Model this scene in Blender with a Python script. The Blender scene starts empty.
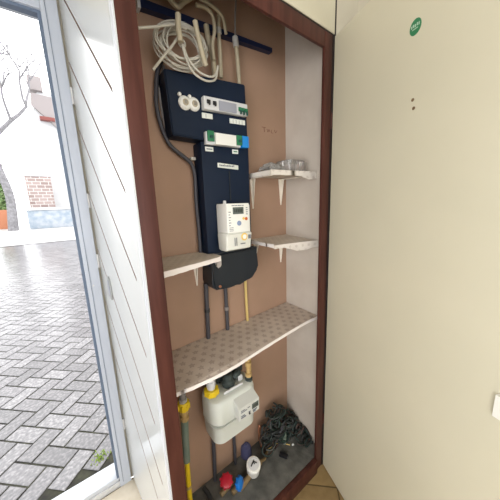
import bpy, bmesh, math, random
from mathutils import Vector, Matrix
random.seed(7)
SC = bpy.context.scene
COL = SC.collection

# ------------------------------------------------------------------ camera
CP = Vector((-0.1504, -0.6452, 1.4266))
YAW, PIT, ROL, FPX = 0.6540, 0.1903, -0.0343, 242.17
Fw = Vector((math.sin(YAW)*math.cos(PIT), math.cos(YAW)*math.cos(PIT), -math.sin(PIT)))
R0 = Vector((math.cos(YAW), -math.sin(YAW), 0)); U0 = R0.cross(Fw)
Rt = R0*math.cos(ROL) + U0*math.sin(ROL); Up = -R0*math.sin(ROL) + U0*math.cos(ROL)
cd = bpy.data.cameras.new('camera'); cam = bpy.data.objects.new('camera', cd); COL.objects.link(cam)
m = Matrix((Rt, Up, -Fw)).transposed().to_4x4(); m.translation = CP
cam.matrix_world = m
cd.sensor_width = 36; cd.sensor_fit = 'HORIZONTAL'; cd.lens = FPX/500*36; cd.clip_start = 0.02; cd.clip_end = 300
SC.camera = cam

# measuring helpers: where the sight line of a photo point meets a plane of the place
def sight(px, py): return Fw + Rt*((px-250)/FPX) - Up*((py-250)/FPX)
def Y(px, py, y):
    d = sight(px, py); return CP + d*((y-CP.y)/d.y)
def Z(px, py, z):
    d = sight(px, py); return CP + d*((z-CP.z)/d.z)
def X(px, py, x):
    d = sight(px, py); return CP + d*((x-CP.x)/d.x)

# ------------------------------------------------------------------ materials
def mat(name, col, rough=.6, metal=0, spec=.5, coat=0, trans=0, ior=1.45):
    m_ = bpy.data.materials.new(name); m_.use_nodes = True
    b = m_.node_tree.nodes['Principled BSDF']
    b.inputs['Base Color'].default_value = (*col, 1); b.inputs['Roughness'].default_value = rough
    b.inputs['Metallic'].default_value = metal; b.inputs['Specular IOR Level'].default_value = spec
    b.inputs['Coat Weight'].default_value = coat; b.inputs['Transmission Weight'].default_value = trans
    b.inputs['IOR'].default_value = ior
    return m_
def nt(m_): return m_.node_tree.nodes, m_.node_tree.links, m_.node_tree.nodes['Principled BSDF']
def node(ns, t, **k):
    n = ns.new(t)
    for a, v in k.items(): setattr(n, a, v)
    return n
def ramp(ns, stops):
    r = ns.new('ShaderNodeValToRGB'); e = r.color_ramp.elements
    while len(e) > 1: e.remove(e[-1])
    e[0].position = stops[0][0]; e[0].color = (*stops[0][1], 1)
    for p, c in stops[1:]:
        x = e.new(p); x.color = (*c, 1)
    return r
def noisy(name, c1, c2, scale=8, rough=.7, bump=.0, bscale=60, stretch=(1, 1, 1), spec=.4, detail=4, lo=.35, hi=.65, coat=0):
    m_ = mat(name, c1, rough, spec=spec, coat=coat); ns, ls, b = nt(m_)
    tc = node(ns, 'ShaderNodeTexCoord'); mp = node(ns, 'ShaderNodeMapping'); mp.inputs['Scale'].default_value = stretch
    ls.new(tc.outputs['Object'], mp.inputs[0])
    n = node(ns, 'ShaderNodeTexNoise'); n.inputs['Scale'].default_value = scale; n.inputs['Detail'].default_value = detail
    ls.new(mp.outputs[0], n.inputs['Vector'])
    r = ramp(ns, [(lo, c1), (hi, c2)]); ls.new(n.outputs[0], r.inputs[0]); ls.new(r.outputs[0], b.inputs['Base Color'])
    if bump:
        n2 = node(ns, 'ShaderNodeTexNoise'); n2.inputs['Scale'].default_value = bscale; n2.inputs['Detail'].default_value = 5
        ls.new(mp.outputs[0], n2.inputs['Vector'])
        bp = node(ns, 'ShaderNodeBump'); bp.inputs['Strength'].default_value = bump; bp.inputs['Distance'].default_value = .004
        ls.new(n2.outputs[0], bp.inputs['Height']); ls.new(bp.outputs[0], b.inputs['Normal'])
    return m_

M = {}
M['cream'] = noisy('cream_paint', (.60, .565, .435), (.63, .59, .455), 3, .33, .03, 200, spec=.6)
M['cream_wall'] = noisy('cream_wall', (.52, .48, .385), (.56, .52, .42), 3, .8, .1, 120)
M['white_lacquer'] = noisy('white_lacquer', (.55, .565, .57), (.58, .595, .60), 2, .26, .02, 90, spec=.6, coat=.25)
M['groove'] = mat('groove_brown', (.30, .225, .20), .6)
M['frame_white'] = mat('frame_white', (.50, .54, .62), .35)
M['frame_blue'] = mat('seal_blue_grey', (.13, .17, .24), .5)
M['threshold'] = mat('threshold_white', (.58, .60, .64), .35)
M['mahogany'] = noisy('mahogany', (.050, .015, .011), (.088, .029, .021), 6, .45, .05, 60, stretch=(6, 6, .6), spec=.3)
M['black_gap'] = mat('gap_shade_black', (.02, .014, .014), .6)  # near-black put in place of the shade inside narrow gaps
M['hardboard'] = noisy('hardboard', (.335, .215, .145), (.38, .24, .165), 4, .75, .05, 150)
M['plaster'] = noisy('plaster_grey', (.475, .42, .365), (.56, .505, .445), 5, .9, .25, 45)
M['concrete'] = noisy('concrete_dark', (.075, .075, .068), (.15, .145, .13), 14, .95, .6, 60)
M['navy'] = noisy('navy_board', (.0035, .010, .027), (.0045, .013, .033), 5, .55, 0, spec=.3)
M['navy2'] = mat('slate_cover', (.008, .012, .018), .45)
M['rail_navy'] = mat('rail_navy', (.010, .016, .050), .4)
M['beige_pvc'] = noisy('beige_pvc', (.36, .31, .215), (.45, .39, .28), 10, .5)
M['cable_white'] = mat('cable_white', (.50, .47, .40), .5)
M['cable_grey'] = mat('cable_grey', (.06, .058, .068), .5)
M['cable_lgrey'] = mat('cable_light_grey', (.24, .22, .21), .5)
M['cable_dark'] = mat('cable_dark', (.03, .033, .035), .55)
def tangle_mat():
    m_ = mat('tangle', (.03, .03, .03), .55); ns, ls, b = nt(m_)
    g = node(ns, 'ShaderNodeNewGeometry'); r = ramp(ns, [(0, (.012, .015, .015)), (.45, (.012, .015, .015)), (.5, (.015, .034, .028)), (.75, (.028, .028, .028)), (.85, (.05, .026, .020)), (.95, (.07, .07, .06))]); r.color_ramp.interpolation = 'CONSTANT'
    ls.new(g.outputs['Random Per Island'], r.inputs[0]); ls.new(r.outputs[0], b.inputs['Base Color']); return m_
M['tangle'] = tangle_mat()
M['yellow_pvc'] = mat('yellow_pvc', (.62, .46, .17), .5)
M['offwhite'] = mat('offwhite_plastic', (.66, .66, .60), .4)
M['white_pl'] = mat('white_plastic', (.78, .77, .72), .4)
M['unit_grey'] = mat('unit_grey', (.62, .62, .62), .4)
M['plate_grey'] = mat('plate_grey', (.30, .31, .31), .4)
M['win_grey'] = mat('window_grey', (.30, .31, .36), .3)
M['black'] = mat('black_plastic', (.012, .012, .014), .4)
M['green'] = mat('green_switch', (.02, .17, .075), .4)
M['dgreen'] = mat('dark_green', (.015, .07, .055), .4)
M['blue'] = mat('blue_switch', (.01, .22, .62), .4)
M['label'] = mat('label_paper', (.72, .74, .68), .6)
M['ink'] = mat('ink_grey', (.16, .17, .19), .7)
M['lcd'] = mat('lcd_grey', (.11, .13, .12), .25)
M['lcdtxt'] = mat('lcd_digits', (.02, .025, .02), .4)
M['lilac'] = mat('button_bluegrey', (.22, .28, .42), .4)
M['orange'] = mat('orange_red', (.55, .12, .03), .45)
M['gold'] = mat('gold_yellow', (.75, .52, .14), .45)
M['meter_grey'] = mat('gas_meter_grey', (.56, .58, .53), .42)
M['meter_seam'] = mat('gas_meter_seam', (.22, .23, .21), .6)
M['box_grey'] = mat('display_box', (.55, .555, .52), .5)
M['steel_dark'] = mat('dark_bracket', (.05, .065, .062), .45, metal=.3)
M['yellow'] = mat('yellow_nut', (.78, .56, .02), .4)
M['brass'] = noisy('brass', (.42, .27, .10), (.52, .36, .16), 30, .35, spec=.6)
M['brass_dull'] = noisy('brass_dull', (.16, .11, .055), (.25, .17, .08), 30, .5, spec=.5)
M['galv'] = noisy('galvanised', (.36, .35, .33), (.46, .45, .43), 20, .45)
M['greenpipe'] = noisy('green_grey_pipe', (.12, .17, .13), (.20, .24, .20), 12, .6)
M['red'] = mat('red_knob', (.42, .012, .03), .35)
M['bluek'] = mat('blue_knob', (.01, .16, .55), .35)
M['bluecap'] = mat('violet_blue_cap', (.075, .08, .17), .5)
M['copper'] = mat('copper', (.35, .15, .08), .4, metal=.6)
M['sticker'] = mat('sticker_green', (.03, .20, .085), .5)
M['stickertxt'] = mat('sticker_text', (.45, .62, .48), .6)
M['hole'] = mat('screw_hole', (.16, .10, .05), .7)
M['bracket'] = mat('bracket_cream', (.80, .74, .64), .45)
M['note'] = mat('pencil_mark', (.20, .09, .06), .9)
M['crumple'] = mat('crumpled_clear_film', (.80, .78, .75), .25, trans=.75)
M['clear'] = mat('clear_plastic', (.86, .84, .82), .12, trans=.8)
M['clear_rim'] = mat('clear_plastic_edge', (.25, .23, .21), .3)
M['render_white'] = noisy('white_render', (.56, .56, .565), (.62, .62, .62), 1, .9)
M['roof_tile'] = mat('roof_pale', (.30, .265, .26), .8)
M['roof_red'] = mat('ridge_red', (.22, .07, .06), .8)
M['hedge'] = noisy('shrub_green', (.10, .20, .07), (.28, .36, .16), 9, .8)
M['bark'] = noisy('bark_grey', (.16, .155, .16), (.26, .25, .26), 8, .9)
M['terracotta'] = mat('planter_orange', (.42, .17, .09), .8)
M['bluegrey'] = noisy('bluegrey_stone', (.24, .29, .34), (.38, .40, .43), 3, .7)
M['far_ground'] = noisy('far_paving_glare', (.44, .43, .42), (.56, .55, .54), 2, .35, .05, 8)  # paler than the near pavers: glare put into the colour
M['moss'] = mat('moss', (.26, .36, .07), .95)
M['soffit'] = mat('soffit', (.85, .80, .82), .8)

# floral lining paper: rows of small rosettes, staggered
def floral(name, base, dark, mid, ax=('X', 'Y'), pitch=.036, size=.30):
    m_ = mat(name, base, .55); ns, ls, b = nt(m_)
    tc = node(ns, 'ShaderNodeTexCoord'); sp = node(ns, 'ShaderNodeSeparateXYZ'); ls.new(tc.outputs['Object'], sp.inputs[0])
    def math_(op, a, c=None):
        n = node(ns, 'ShaderNodeMath', operation=op)
        for i, v in enumerate((a, c)):
            if v is None: continue
            if isinstance(v, (int, float)): n.inputs[i].default_value = v
            else: ls.new(v, n.inputs[i])
        return n.outputs[0]
    u = math_('DIVIDE', sp.outputs[ax[0]], pitch); v = math_('DIVIDE', sp.outputs[ax[1]], pitch*.72)
    row = math_('FLOOR', v); par = math_('MODULO', math_('ABSOLUTE', row), 2.0)
    uu = math_('ADD', u, math_('MULTIPLY', par, .5))
    fu = math_('SUBTRACT', math_('FRACT', uu), .5); fv = math_('MULTIPLY', math_('SUBTRACT', math_('FRACT', v), .5), .72)
    rr = math_('SQRT', math_('ADD', math_('MULTIPLY', fu, fu), math_('MULTIPLY', fv, fv)))
    an = math_('ARCTAN2', fv, fu); pet = math_('MULTIPLY', math_('COSINE', math_('MULTIPLY', an, 5.0)), .06)
    dd = math_('SUBTRACT', rr, pet)
    ni = node(ns, 'ShaderNodeTexNoise'); ni.inputs['Scale'].default_value = 90; ls.new(tc.outputs['Object'], ni.inputs['Vector'])
    dd2 = math_('ADD', dd, math_('MULTIPLY', math_('SUBTRACT', ni.outputs[0], .5), .22))
    r = ramp(ns, [(0, mid), (.08, dark), (size-.06, dark), (size+.02, base)])
    ls.new(dd2, r.inputs[0])
    n3 = node(ns, 'ShaderNodeTexNoise'); n3.inputs['Scale'].default_value = 9; ls.new(tc.outputs['Object'], n3.inputs['Vector'])
    r3 = ramp(ns, [(.3, (.80, .78, .76)), (.7, (1, 1, 1))]); ls.new(n3.outputs[0], r3.inputs[0])
    mx = node(ns, 'ShaderNodeMix', data_type='RGBA', blend_type='MULTIPLY'); mx.inputs[0].default_value = 1
    ls.new(r.outputs[0], mx.inputs[6]); ls.new(r3.outputs[0], mx.inputs[7]); ls.new(mx.outputs[2], b.inputs['Base Color'])
    return m_
M['floral'] = floral('floral_lining', (.56, .48, .415), (.40, .335, .29), (.47, .40, .345), pitch=.044, size=.24)
M['floral_pale'] = floral('floral_lining_pale', (.66, .60, .53), (.59, .53, .46), (.63, .57, .50), pitch=.03)
M['trim_paper'] = floral('floral_edge', (.78, .73, .67), (.62, .56, .50), (.70, .65, .59), ax=('X', 'Z'), pitch=.034, size=.2)
M['edge_white'] = mat('shelf_edge_white', (.80, .74, .70), .5)

# wood-look hall floor with dark joints
def floor_mat():
    m_ = mat('hall_floor', (.3, .2, .1), .42); ns, ls, b = nt(m_)
    tc = node(ns, 'ShaderNodeTexCoord'); mp = node(ns, 'ShaderNodeMapping'); mp.inputs['Rotation'].default_value = (0, 0, math.radians(45))
    ls.new(tc.outputs['Object'], mp.inputs[0])
    br = node(ns, 'ShaderNodeTexBrick'); br.offset = .5
    br.inputs['Scale'].default_value = 1; br.inputs['Brick Width'].default_value = .33; br.inputs['Row Height'].default_value = .11
    br.inputs['Mortar Size'].default_value = .0035
    br.inputs['Color1'].default_value = (.36, .25, .115, 1); br.inputs['Color2'].default_value = (.27, .185, .085, 1)
    br.inputs['Mortar'].default_value = (.10, .065, .03, 1)
    ls.new(mp.outputs[0], br.inputs['Vector'])
    n = node(ns, 'ShaderNodeTexNoise'); n.inputs['Scale'].default_value = 30; ls.new(mp.outputs[0], n.inputs['Vector'])
    r = ramp(ns, [(.3, (.82, .8, .76)), (.7, (1, 1, 1))]); ls.new(n.outputs[0], r.inputs[0])
    mx = node(ns, 'ShaderNodeMix', data_type='RGBA', blend_type='MULTIPLY'); mx.inputs[0].default_value = 1
    ls.new(br.outputs[0], mx.inputs[6]); ls.new(r.outputs[0], mx.inputs[7]); ls.new(mx.outputs[2], b.inputs['Base Color'])
    return m_
M['floor'] = floor_mat()
M['floor_daylit'] = noisy('beige_daylit_floor', (.60, .53, .42), (.68, .61, .50), 20, .7)  # hall floor where daylight falls, brightness put into the colour

def paver_mat():
    m_ = mat('paver_stone', (.2, .2, .2), .22, spec=1.0); ns, ls, b = nt(m_)
    g = node(ns, 'ShaderNodeNewGeometry'); r = ramp(ns, [(0, (.105, .098, .100)), (.5, (.14, .130, .134)), (1, (.185, .175, .177))])
    ls.new(g.outputs['Random Per Island'], r.inputs[0])
    tc = node(ns, 'ShaderNodeTexCoord'); n = node(ns, 'ShaderNodeTexNoise'); n.inputs['Scale'].default_value = 55; n.inputs['Detail'].default_value = 6
    ls.new(tc.outputs['Object'], n.inputs['Vector'])
    r2 = ramp(ns, [(.34, (.68, .68, .70)), (.52, (.95, .95, .95)), (.66, (1.5, 1.5, 1.5))]); ls.new(n.outputs[0], r2.inputs[0])
    mx = node(ns, 'ShaderNodeMix', data_type='RGBA', blend_type='MULTIPLY'); mx.inputs[0].default_value = 1
    ls.new(r.outputs[0], mx.inputs[6]); ls.new(r2.outputs[0], mx.inputs[7]); ls.new(mx.outputs[2], b.inputs['Base Color'])
    bp = node(ns, 'ShaderNodeBump'); bp.inputs['Strength'].default_value = .12; bp.inputs['Distance'].default_value = .004
    ls.new(n.outputs[0], bp.inputs['Height']); ls.new(bp.outputs[0], b.inputs['Normal'])
    return m_
M['paver'] = paver_mat()
M['joint'] = noisy('joint_sand', (.03, .028, .024), (.06, .06, .038), 20, .95)

def brick_mat():
    m_ = mat('pale_brick', (.6, .5, .45), .85); ns, ls, b = nt(m_)
    tc = node(ns, 'ShaderNodeTexCoord'); mp = node(ns, 'ShaderNodeMapping'); mp.inputs['Rotation'].default_value = (math.radians(90), 0, 0)
    ls.new(tc.outputs['Object'], mp.inputs[0])
    br = node(ns, 'ShaderNodeTexBrick'); br.inputs['Scale'].default_value = 1.2
    br.inputs['Color1'].default_value = (.26, .19, .175, 1); br.inputs['Color2'].default_value = (.38, .30, .28, 1); br.inputs['Mortar'].default_value = (.6, .58, .55, 1)
    ls.new(mp.outputs[0], br.inputs['Vector']); ls.new(br.outputs[0], b.inputs['Base Color'])
    return m_
M['brick'] = brick_mat()

# ------------------------------------------------------------------ mesh helpers
def orth(d):
    d = d.normalized(); a = Vector((0, 0, 1)) if abs(d.z) < .9 else Vector((1, 0, 0))
    u = d.cross(a).normalized(); return u, d.cross(u).normalized()
class B:
    def __init__(s): s.bm = bmesh.new()
    def box(s, a, b, bev=0, mtx=None):
        a = Vector(a); b = Vector(b); c = (a+b)/2; d = b-a
        r = bmesh.ops.create_cube(s.bm, size=1); vs = r['verts']
        for v in vs: v.co = Vector((v.co.x*d.x, v.co.y*d.y, v.co.z*d.z)) + c
        if bev:
            es = list({e for v in vs for e in v.link_edges})
            r2 = bmesh.ops.bevel(s.bm, geom=es, offset=min(bev, min(abs(x) for x in d)*.45), segments=2, affect='EDGES', profile=.6)
            vs = list({v for f in r2['faces'] for v in f.verts} | {v for v in vs if v.is_valid})
        if mtx:
            for v in vs: v.co = mtx @ v.co
        return s
    def hexa(s, p):   # 8 corners: bottom ring 4, top ring 4
        v = [s.bm.verts.new(Vector(q)) for q in p]
        for f in ((3, 2, 1, 0), (4, 5, 6, 7), (0, 1, 5, 4), (1, 2, 6, 5), (2, 3, 7, 6), (3, 0, 4, 7)): s.bm.faces.new([v[i] for i in f])
        return s
    def prism(s, poly, ext):   # poly list of 3D points, extruded by vector
        ext = Vector(ext); a = [s.bm.verts.new(Vector(q)) for q in poly]; b = [s.bm.verts.new(Vector(q)+ext) for q in poly]
        n = len(a); s.bm.faces.new(a[::-1]); s.bm.faces.new(b)
        for i in range(n): s.bm.faces.new((a[i], a[(i+1) % n], b[(i+1) % n], b[i]))
        return s
    def tube(s, pts, rad, seg=12, closed=False, smooth=6):
        pts = [Vector(p) for p in pts]
        if smooth > 1 and len(pts) > 2: pts = catmull(pts, smooth)
        n = len(pts); rf = rad if callable(rad) else (lambda t: rad)
        d = (pts[1]-pts[0]).normalized(); u, w = orth(d); rings = []
        for i, p in enumerate(pts):
            t = (pts[min(i+1, n-1)]-pts[max(i-1, 0)])
            if t.length < 1e-9: t = d
            t = t.normalized(); u = (u - t*u.dot(t)); u = u.normalized() if u.length > 1e-6 else orth(t)[0]
            w = t.cross(u); r_ = rf(i/(n-1))
            rings.append([s.bm.verts.new(p + (u*math.cos(2*math.pi*k/seg) + w*math.sin(2*math.pi*k/seg))*r_) for k in range(seg)])
        for a, b in zip(rings, rings[1:]):
            for k in range(seg): s.bm.faces.new((a[k], a[(k+1) % seg], b[(k+1) % seg], b[k]))
        s.bm.faces.new(rings[0][::-1]); s.bm.faces.new(rings[-1])
        return s
    def lathe(s, base, axis, prof, seg=24):   # prof: list of (distance along axis, radius)
        base = Vector(base); axis = Vector(axis).normalized(); u, w = orth(axis); rings = []
        for h, r_ in prof:
            rings.append([s.bm.verts.new(base + axis*h + (u*math.cos(2*math.pi*k/seg)+w*math.sin(2*math.pi*k/seg))*max(r_, 1e-4)) for k in range(seg)])
        for a, b in zip(rings, rings[1:]):
            for k in range(seg): s.bm.faces.new((a[k], a[(k+1) % seg], b[(k+1) % seg], b[k]))
        s.bm.faces.new(rings[0][::-1]); s.bm.faces.new(rings[-1])
        return s
    def loft(s, levels, seg=6, shear=None):   # levels: (z, x0, x1, y0, y1, r) rounded rectangles
        rings = []
        for (z, x0, x1, y0, y1, r_) in levels:
            ring = []
            for cx, cy, a0 in ((x1-r_, y1-r_, 0), (x0+r_, y1-r_, 90), (x0+r_, y0+r_, 180), (x1-r_, y0+r_, 270)):
                for k in range(seg+1):
                    a = math.radians(a0 + 90*k/seg); ring.append(s.bm.verts.new((cx+r_*math.cos(a), cy+r_*math.sin(a), z)))
            rings.append(ring)
        n = len(rings[0])
        for a, b in zip(rings, rings[1:]):
            for k in range(n): s.bm.faces.new((a[k], a[(k+1) % n], b[(k+1) % n], b[k]))
        s.bm.faces.new(rings[0][::-1]); s.bm.faces.new(rings[-1])
        return s
    def build(s, name, material, parent=None, org=None, smooth=True, mods=None):
        bm = s.bm
        bmesh.ops.recalc_face_normals(bm, faces=bm.faces)
        if parent is not None:
            o0 = Vector((0, 0, 0)); q = parent
            while q is not None: o0 += q.location; q = q.parent
        elif org is not None: o0 = Vector(org)
        else:
            xs = [v.co.x for v in bm.verts]; ys = [v.co.y for v in bm.verts]; zs = [v.co.z for v in bm.verts]
            o0 = Vector(((min(xs)+max(xs))/2, (min(ys)+max(ys))/2, min(zs)))
        for v in bm.verts: v.co -= o0
        me = bpy.data.meshes.new(name); bm.to_mesh(me); bm.free()
        me.materials.append(M[material] if isinstance(material, str) else material)
        if smooth:
            for p in me.polygons: p.use_smooth = True
            me.set_sharp_from_angle(angle=math.radians(38))
        o = bpy.data.objects.new(name, me); COL.objects.link(o)
        if parent is not None: o.parent = parent
        else: o.location = o0
        return o
def catmull(P, n):
    out = []; Q = [P[0]*2-P[1]] + P + [P[-1]*2-P[-2]]
    for i in range(1, len(Q)-2):
        a, b, c, d = Q[i-1], Q[i], Q[i+1], Q[i+2]
        for k in range(n):
            t = k/n; out.append(.5*((2*b) + (c-a)*t + (2*a-5*b+4*c-d)*t*t + (3*b-3*c+d-a)*t**3))
    out.append(P[-1]); return out
def thing(name, loc, label, cat, group=None):
    o = bpy.data.objects.new(name, None); o.empty_display_size = .05; COL.objects.link(o); o.location = loc
    o['label'] = label; o['category'] = cat
    if group: o['group'] = group
    return o
def tag(o, label, cat, group=None, kind=None):
    o['label'] = label; o['category'] = cat
    if group: o['group'] = group
    if kind: o['kind'] = kind
    return o
def struct(o, label=None):
    o['kind'] = 'structure'
    if label: o['label'] = label; o['category'] = label.split()[-1] if False else 'room part'
    return o
def sbox(name, a, b, m_, bev=0, label=None, cat='wall'):
    o = B().box(a, b, bev).build(name, m_, smooth=bev > 0); o['kind'] = 'structure'
    if label: o['label'] = label; o['category'] = cat
    return o
def part(o, label): o['label'] = label; return o

# ------------------------------------------------------------------ room shell
W, JW, D, XS = .7861, .0488, .27, .802
ZI = .082           # floor inside the cupboard
sbox('floor', (-1.35, -2.7, -.06), (1.0, .60, 0), 'floor', label='brown wood-look hall floor laid in diagonal planks', cat='floor')
sbox('ceiling', (-1.4, -2.75, 2.56), (1.05, .62, 2.62), 'cream_wall', label='cream hall ceiling', cat='ceiling')
sbox('wall_right', (.96, -2.7, 0), (1.02, 0, 2.56), 'cream_wall', label='cream hall wall behind the opened cupboard door', cat='wall')
b = B(); b.box((-1.4, -2.7, 0), (-1.35, .62, .45)); b.box((-1.4, -2.7, 2.1), (-1.35, .62, 2.56)); b.box((-1.4, -2.7, .45), (-1.35, -2.2, 2.1)); b.box((-1.4, -.45, .45), (-1.35, .62, 2.1))
o = b.build('wall_left', 'cream_wall', smooth=False); o['kind'] = 'structure'; o['label'] = 'cream hall wall opposite the cupboard door, with a window opening added for fill light'; o['category'] = 'wall'
b = B()
for a_, c_ in (((-1.39, -2.2, .45), (-1.36, -2.15, 2.1)), ((-1.39, -.50, .45), (-1.36, -.45, 2.1)), ((-1.39, -2.15, .45), (-1.36, -.50, .50)), ((-1.39, -2.15, 2.05), (-1.36, -.50, 2.1))): b.box(a_, c_)
o = b.build('fill_window_2', 'frame_white'); o['kind'] = 'structure'; o['label'] = 'white frame of an unseen side window added for fill light'; o['category'] = 'window'  # unseen window, added to go with the side fill light
# wall at the rear; its big unseen window is added for fill light
b = B(); b.box((-1.4, -2.76, 0), (1.02, -2.7, .85)); b.box((-1.4, -2.76, 2.35), (1.02, -2.7, 2.56))
b.box((-1.4, -2.76, .85), (-1.15, -2.7, 2.35)); b.box((.78, -2.76, .85), (1.02, -2.7, 2.35))
o = b.build('wall_rear', 'cream_wall', smooth=False); o['kind'] = 'structure'; o['label'] = 'cream hall wall behind the viewer, with a wide window opening added for fill light'; o['category'] = 'wall'
b = B()
for a_, c_ in (((-1.15, -2.75, .85), (-1.1, -2.71, 2.35)), ((.73, -2.75, .85), (.78, -2.71, 2.35)), ((-.2, -2.75, .9), (-.16, -2.71, 2.3)),
               ((-1.1, -2.75, .85), (.73, -2.71, .9)), ((-1.1, -2.75, 2.3), (.73, -2.71, 2.35))): b.box(a_, c_)
o = b.build('fill_window_1', 'frame_white'); o['kind'] = 'structure'; o['label'] = 'white frame of an unseen rear window added for fill light'; o['category'] = 'window'
# facade wall with doorway, right of the doorway hidden behind the leaf
sbox('wall_front', (-1.4, .605, 2.20), (1.0, .70, 2.62), 'cream_wall', label='wall strip above the doorway', cat='wall')
sbox('wall_front_left', (-1.4, .605, 0), (-1.16, .70, 2.2), 'cream_wall', label='wall strip left of the doorway', cat='wall')
sbox('wall_front_right', (-.0515, .605, 0), (1.0, .70, 2.2), 'cream_wall', label='wall strip behind the meter cupboard', cat='wall')
# cupboard shell
sbox('wall_cupboard_back', (.03, D, 0), (.86, D+.02, 2.5), 'hardboard', label='brown hardboard back wall of the meter cupboard', cat='wall')
sbox('wall_cupboard_right', (XS, .0125, 0), (.86, D, 2.5), 'plaster', label='rough grey plastered right side of the cupboard', cat='wall')
sbox('wall_cupboard_left', (.034, .0125, 0), (.048, D, 2.5), 'hardboard', label='left side wall inside the meter cupboard', cat='wall')
sbox('ceiling_cupboard', (.034, .0125, 2.40), (.86, D+.02, 2.46), 'hardboard', label='dark top inside the meter cupboard', cat='ceiling')
sbox('floor_cupboard', (.034, .0125, 0), (.86, D, ZI), 'concrete', label='dark dusty concrete floor inside the meter cupboard', cat='floor')
# mahogany frame
sbox('trim_1', (0, 0, 0), (JW, .012, 2.058), 'mahogany', .003, 'left reddish brown post of the cupboard frame', 'frame')
sbox('trim_2', (W-JW, 0, 0), (W, .012, 2.058), 'mahogany', .003, 'right reddish brown post of the cupboard frame', 'frame')
sbox('trim_3', (JW, 0, 2.0025), (W-JW, .012, 2.058), 'mahogany', .003, 'reddish brown head rail across the cupboard top', 'frame')
sbox('trim_4', (JW, -.012, 0), (W-JW, .012, ZI), 'mahogany', .004, 'reddish brown sill across the cupboard bottom', 'frame')
# above and beside
sbox('wall_over_cupboard', (0, .002, 2.058), (W+.02, .012, 2.56), 'black_gap', label='black backing painted as the shaded gap around the upper cupboard panel', cat='wall')  # black colour stands in for shade in the gap round the panel
sbox('wall_cupboard_front_right', (W+.022, .0, 0), (.96, .034, 2.56), 'cream_wall', label='narrow cream wall right of the cupboard frame', cat='wall')
t = thing('upper_cupboard_panel', (.39, -.01, 2.075), 'cream flat panel above the reddish brown cupboard head', 'cupboard panel')
B().box((.004, -.002, 2.064), (.7955, .0015, 2.50), .0008).build('panel', 'cream', t)
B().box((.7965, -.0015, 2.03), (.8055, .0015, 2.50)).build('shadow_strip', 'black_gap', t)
sbox('trim_10', (W+.0005, .0, 0), (W+.0185, .012, 2.057), 'black_gap', label='black strip painted as the shaded hinge gap beside the right frame post', cat='frame')  # black strip stands in for shade between post and door

# ------------------------------------------------------------------ front doorway and white leaf
sbox('door_frame_post', (-.103, .585, 0), (-.052, .66, 2.20), 'frame_white', .002, 'light grey doorway post with blue-grey seal', 'door frame').name = 'trim_5'
tr5 = bpy.data.objects['trim_5']
B().box((-.1135, .596, .055), (-.103, .625, 2.1145)).build('door_seal', 'frame_blue', tr5)
B().box((-.0890, .5825, .03), (-.0875, .5852, 2.20)).build('frame_bead', 'frame_blue', tr5)
b = B()
for z in (1.095,): b.lathe((-.080, .5855, z), (0, -1, 0), [(0, .004), (.002, .003)])
b.build('screw', 'unit_grey', tr5)
o = sbox('trim_6', (-1.16, .585, 2.125), (-.103, .66, 2.20), 'frame_white', .002, 'light grey doorway head with blue-grey seal', 'door frame')
B().box((-1.10, .596, 2.1145), (-.103, .625, 2.125)).build('door_seal', 'frame_blue', o)
sbox('trim_7', (-1.16, .585, 0), (-1.10, .66, 2.125), 'frame_white', .002, 'light grey post at the far side of the doorway', 'door frame')
t = sbox('trim_8', (-1.10, .60, -.02), (-.103, .70, .055), 'threshold', .006, 'white doorway threshold', 'threshold')
B().box((-1.10, .592, 0), (-.103, .5995, .035), .002).build('threshold_edge', 'unit_grey', t)
sbox('floor_daylit_strip', (-1.30, .10, 0), (-.02, .585, .006), 'floor_daylit', label='strip of hall floor inside the doorway, painted pale as daylit', cat='floor').name = 'floor_doorway'  # pool of daylight by the doorway, laid as a paler floor strip

# leaf: local frame along s (0 at the cupboard frame, .606 at the hinge side)
PA = Vector((0, 0, 0)); PB = Vector((-.044, .605, 0)); pu = (PB-PA).normalized(); pn = Vector((pu.y, -pu.x, 0))  # pn points to +x
def LP(s, z, d=0): return PA + pu*s + pn*d + Vector((0, 0, z))
leaf = B()
SL = .598
leaf.prism([LP(.0, .012), LP(SL, .012), LP(SL, 2.50), LP(.0, 2.50)], pn*.030)
# cut the grooves as real channels with boolean cutters
cut = B()
gz = [2.13 - .243*k - .0 for k in range(-3, 9)]
for z0 in gz:
    s0, s1 = .078, .60
    za, zb = z0-.0+(-.42), z0-.42+(s1-s0)*1.0
    if za > 2.46: continue
    if zb > 2.62: s1 -= zb-2.62; zb = 2.62
    q = Vector((0, 0, .0045))
    if za < .03:
        continue
    cut.hexa([LP(s0, za-.0060, -.01), LP(s1, zb-.0060, -.01), LP(s1, zb-.0060, .005), LP(s0, za-.0060, .005),
              LP(s0, za+.0060, -.01), LP(s1, zb+.0060, -.01), LP(s1, zb+.0060, .005), LP(s0, za+.0060, .005)])
lo = leaf.build('door_1', 'white_lacquer', smooth=False)
lo.data.materials.append(M['groove'])
co = cut.build('cutter', 'groove', smooth=False)
md = lo.modifiers.new('cut', 'BOOLEAN'); md.object = co; md.operation = 'DIFFERENCE'; md.solver = 'EXACT'
bpy.context.view_layer.update()
dg = bpy.context.evaluated_depsgraph_get()
nm = bpy.data.meshes.new_from_object(lo.evaluated_get(dg)); lo.modifiers.clear(); lo.data = nm
bpy.data.objects.remove(co)
gi = 1
for p in nm.polygons:     # channel floor and sides grey
    c = lo.location + p.center; dd = (c-PA).dot(pn)
    if .0002 < dd < .0065: p.material_index = gi
    elif p.material_index > 1: p.material_index = 0
lo['kind'] = 'structure'; lo['label'] = 'white lacquered door leaf with slanting grooves beside the doorway'; lo['category'] = 'door'
b = B(); c = LP(.452, 1.108)
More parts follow.
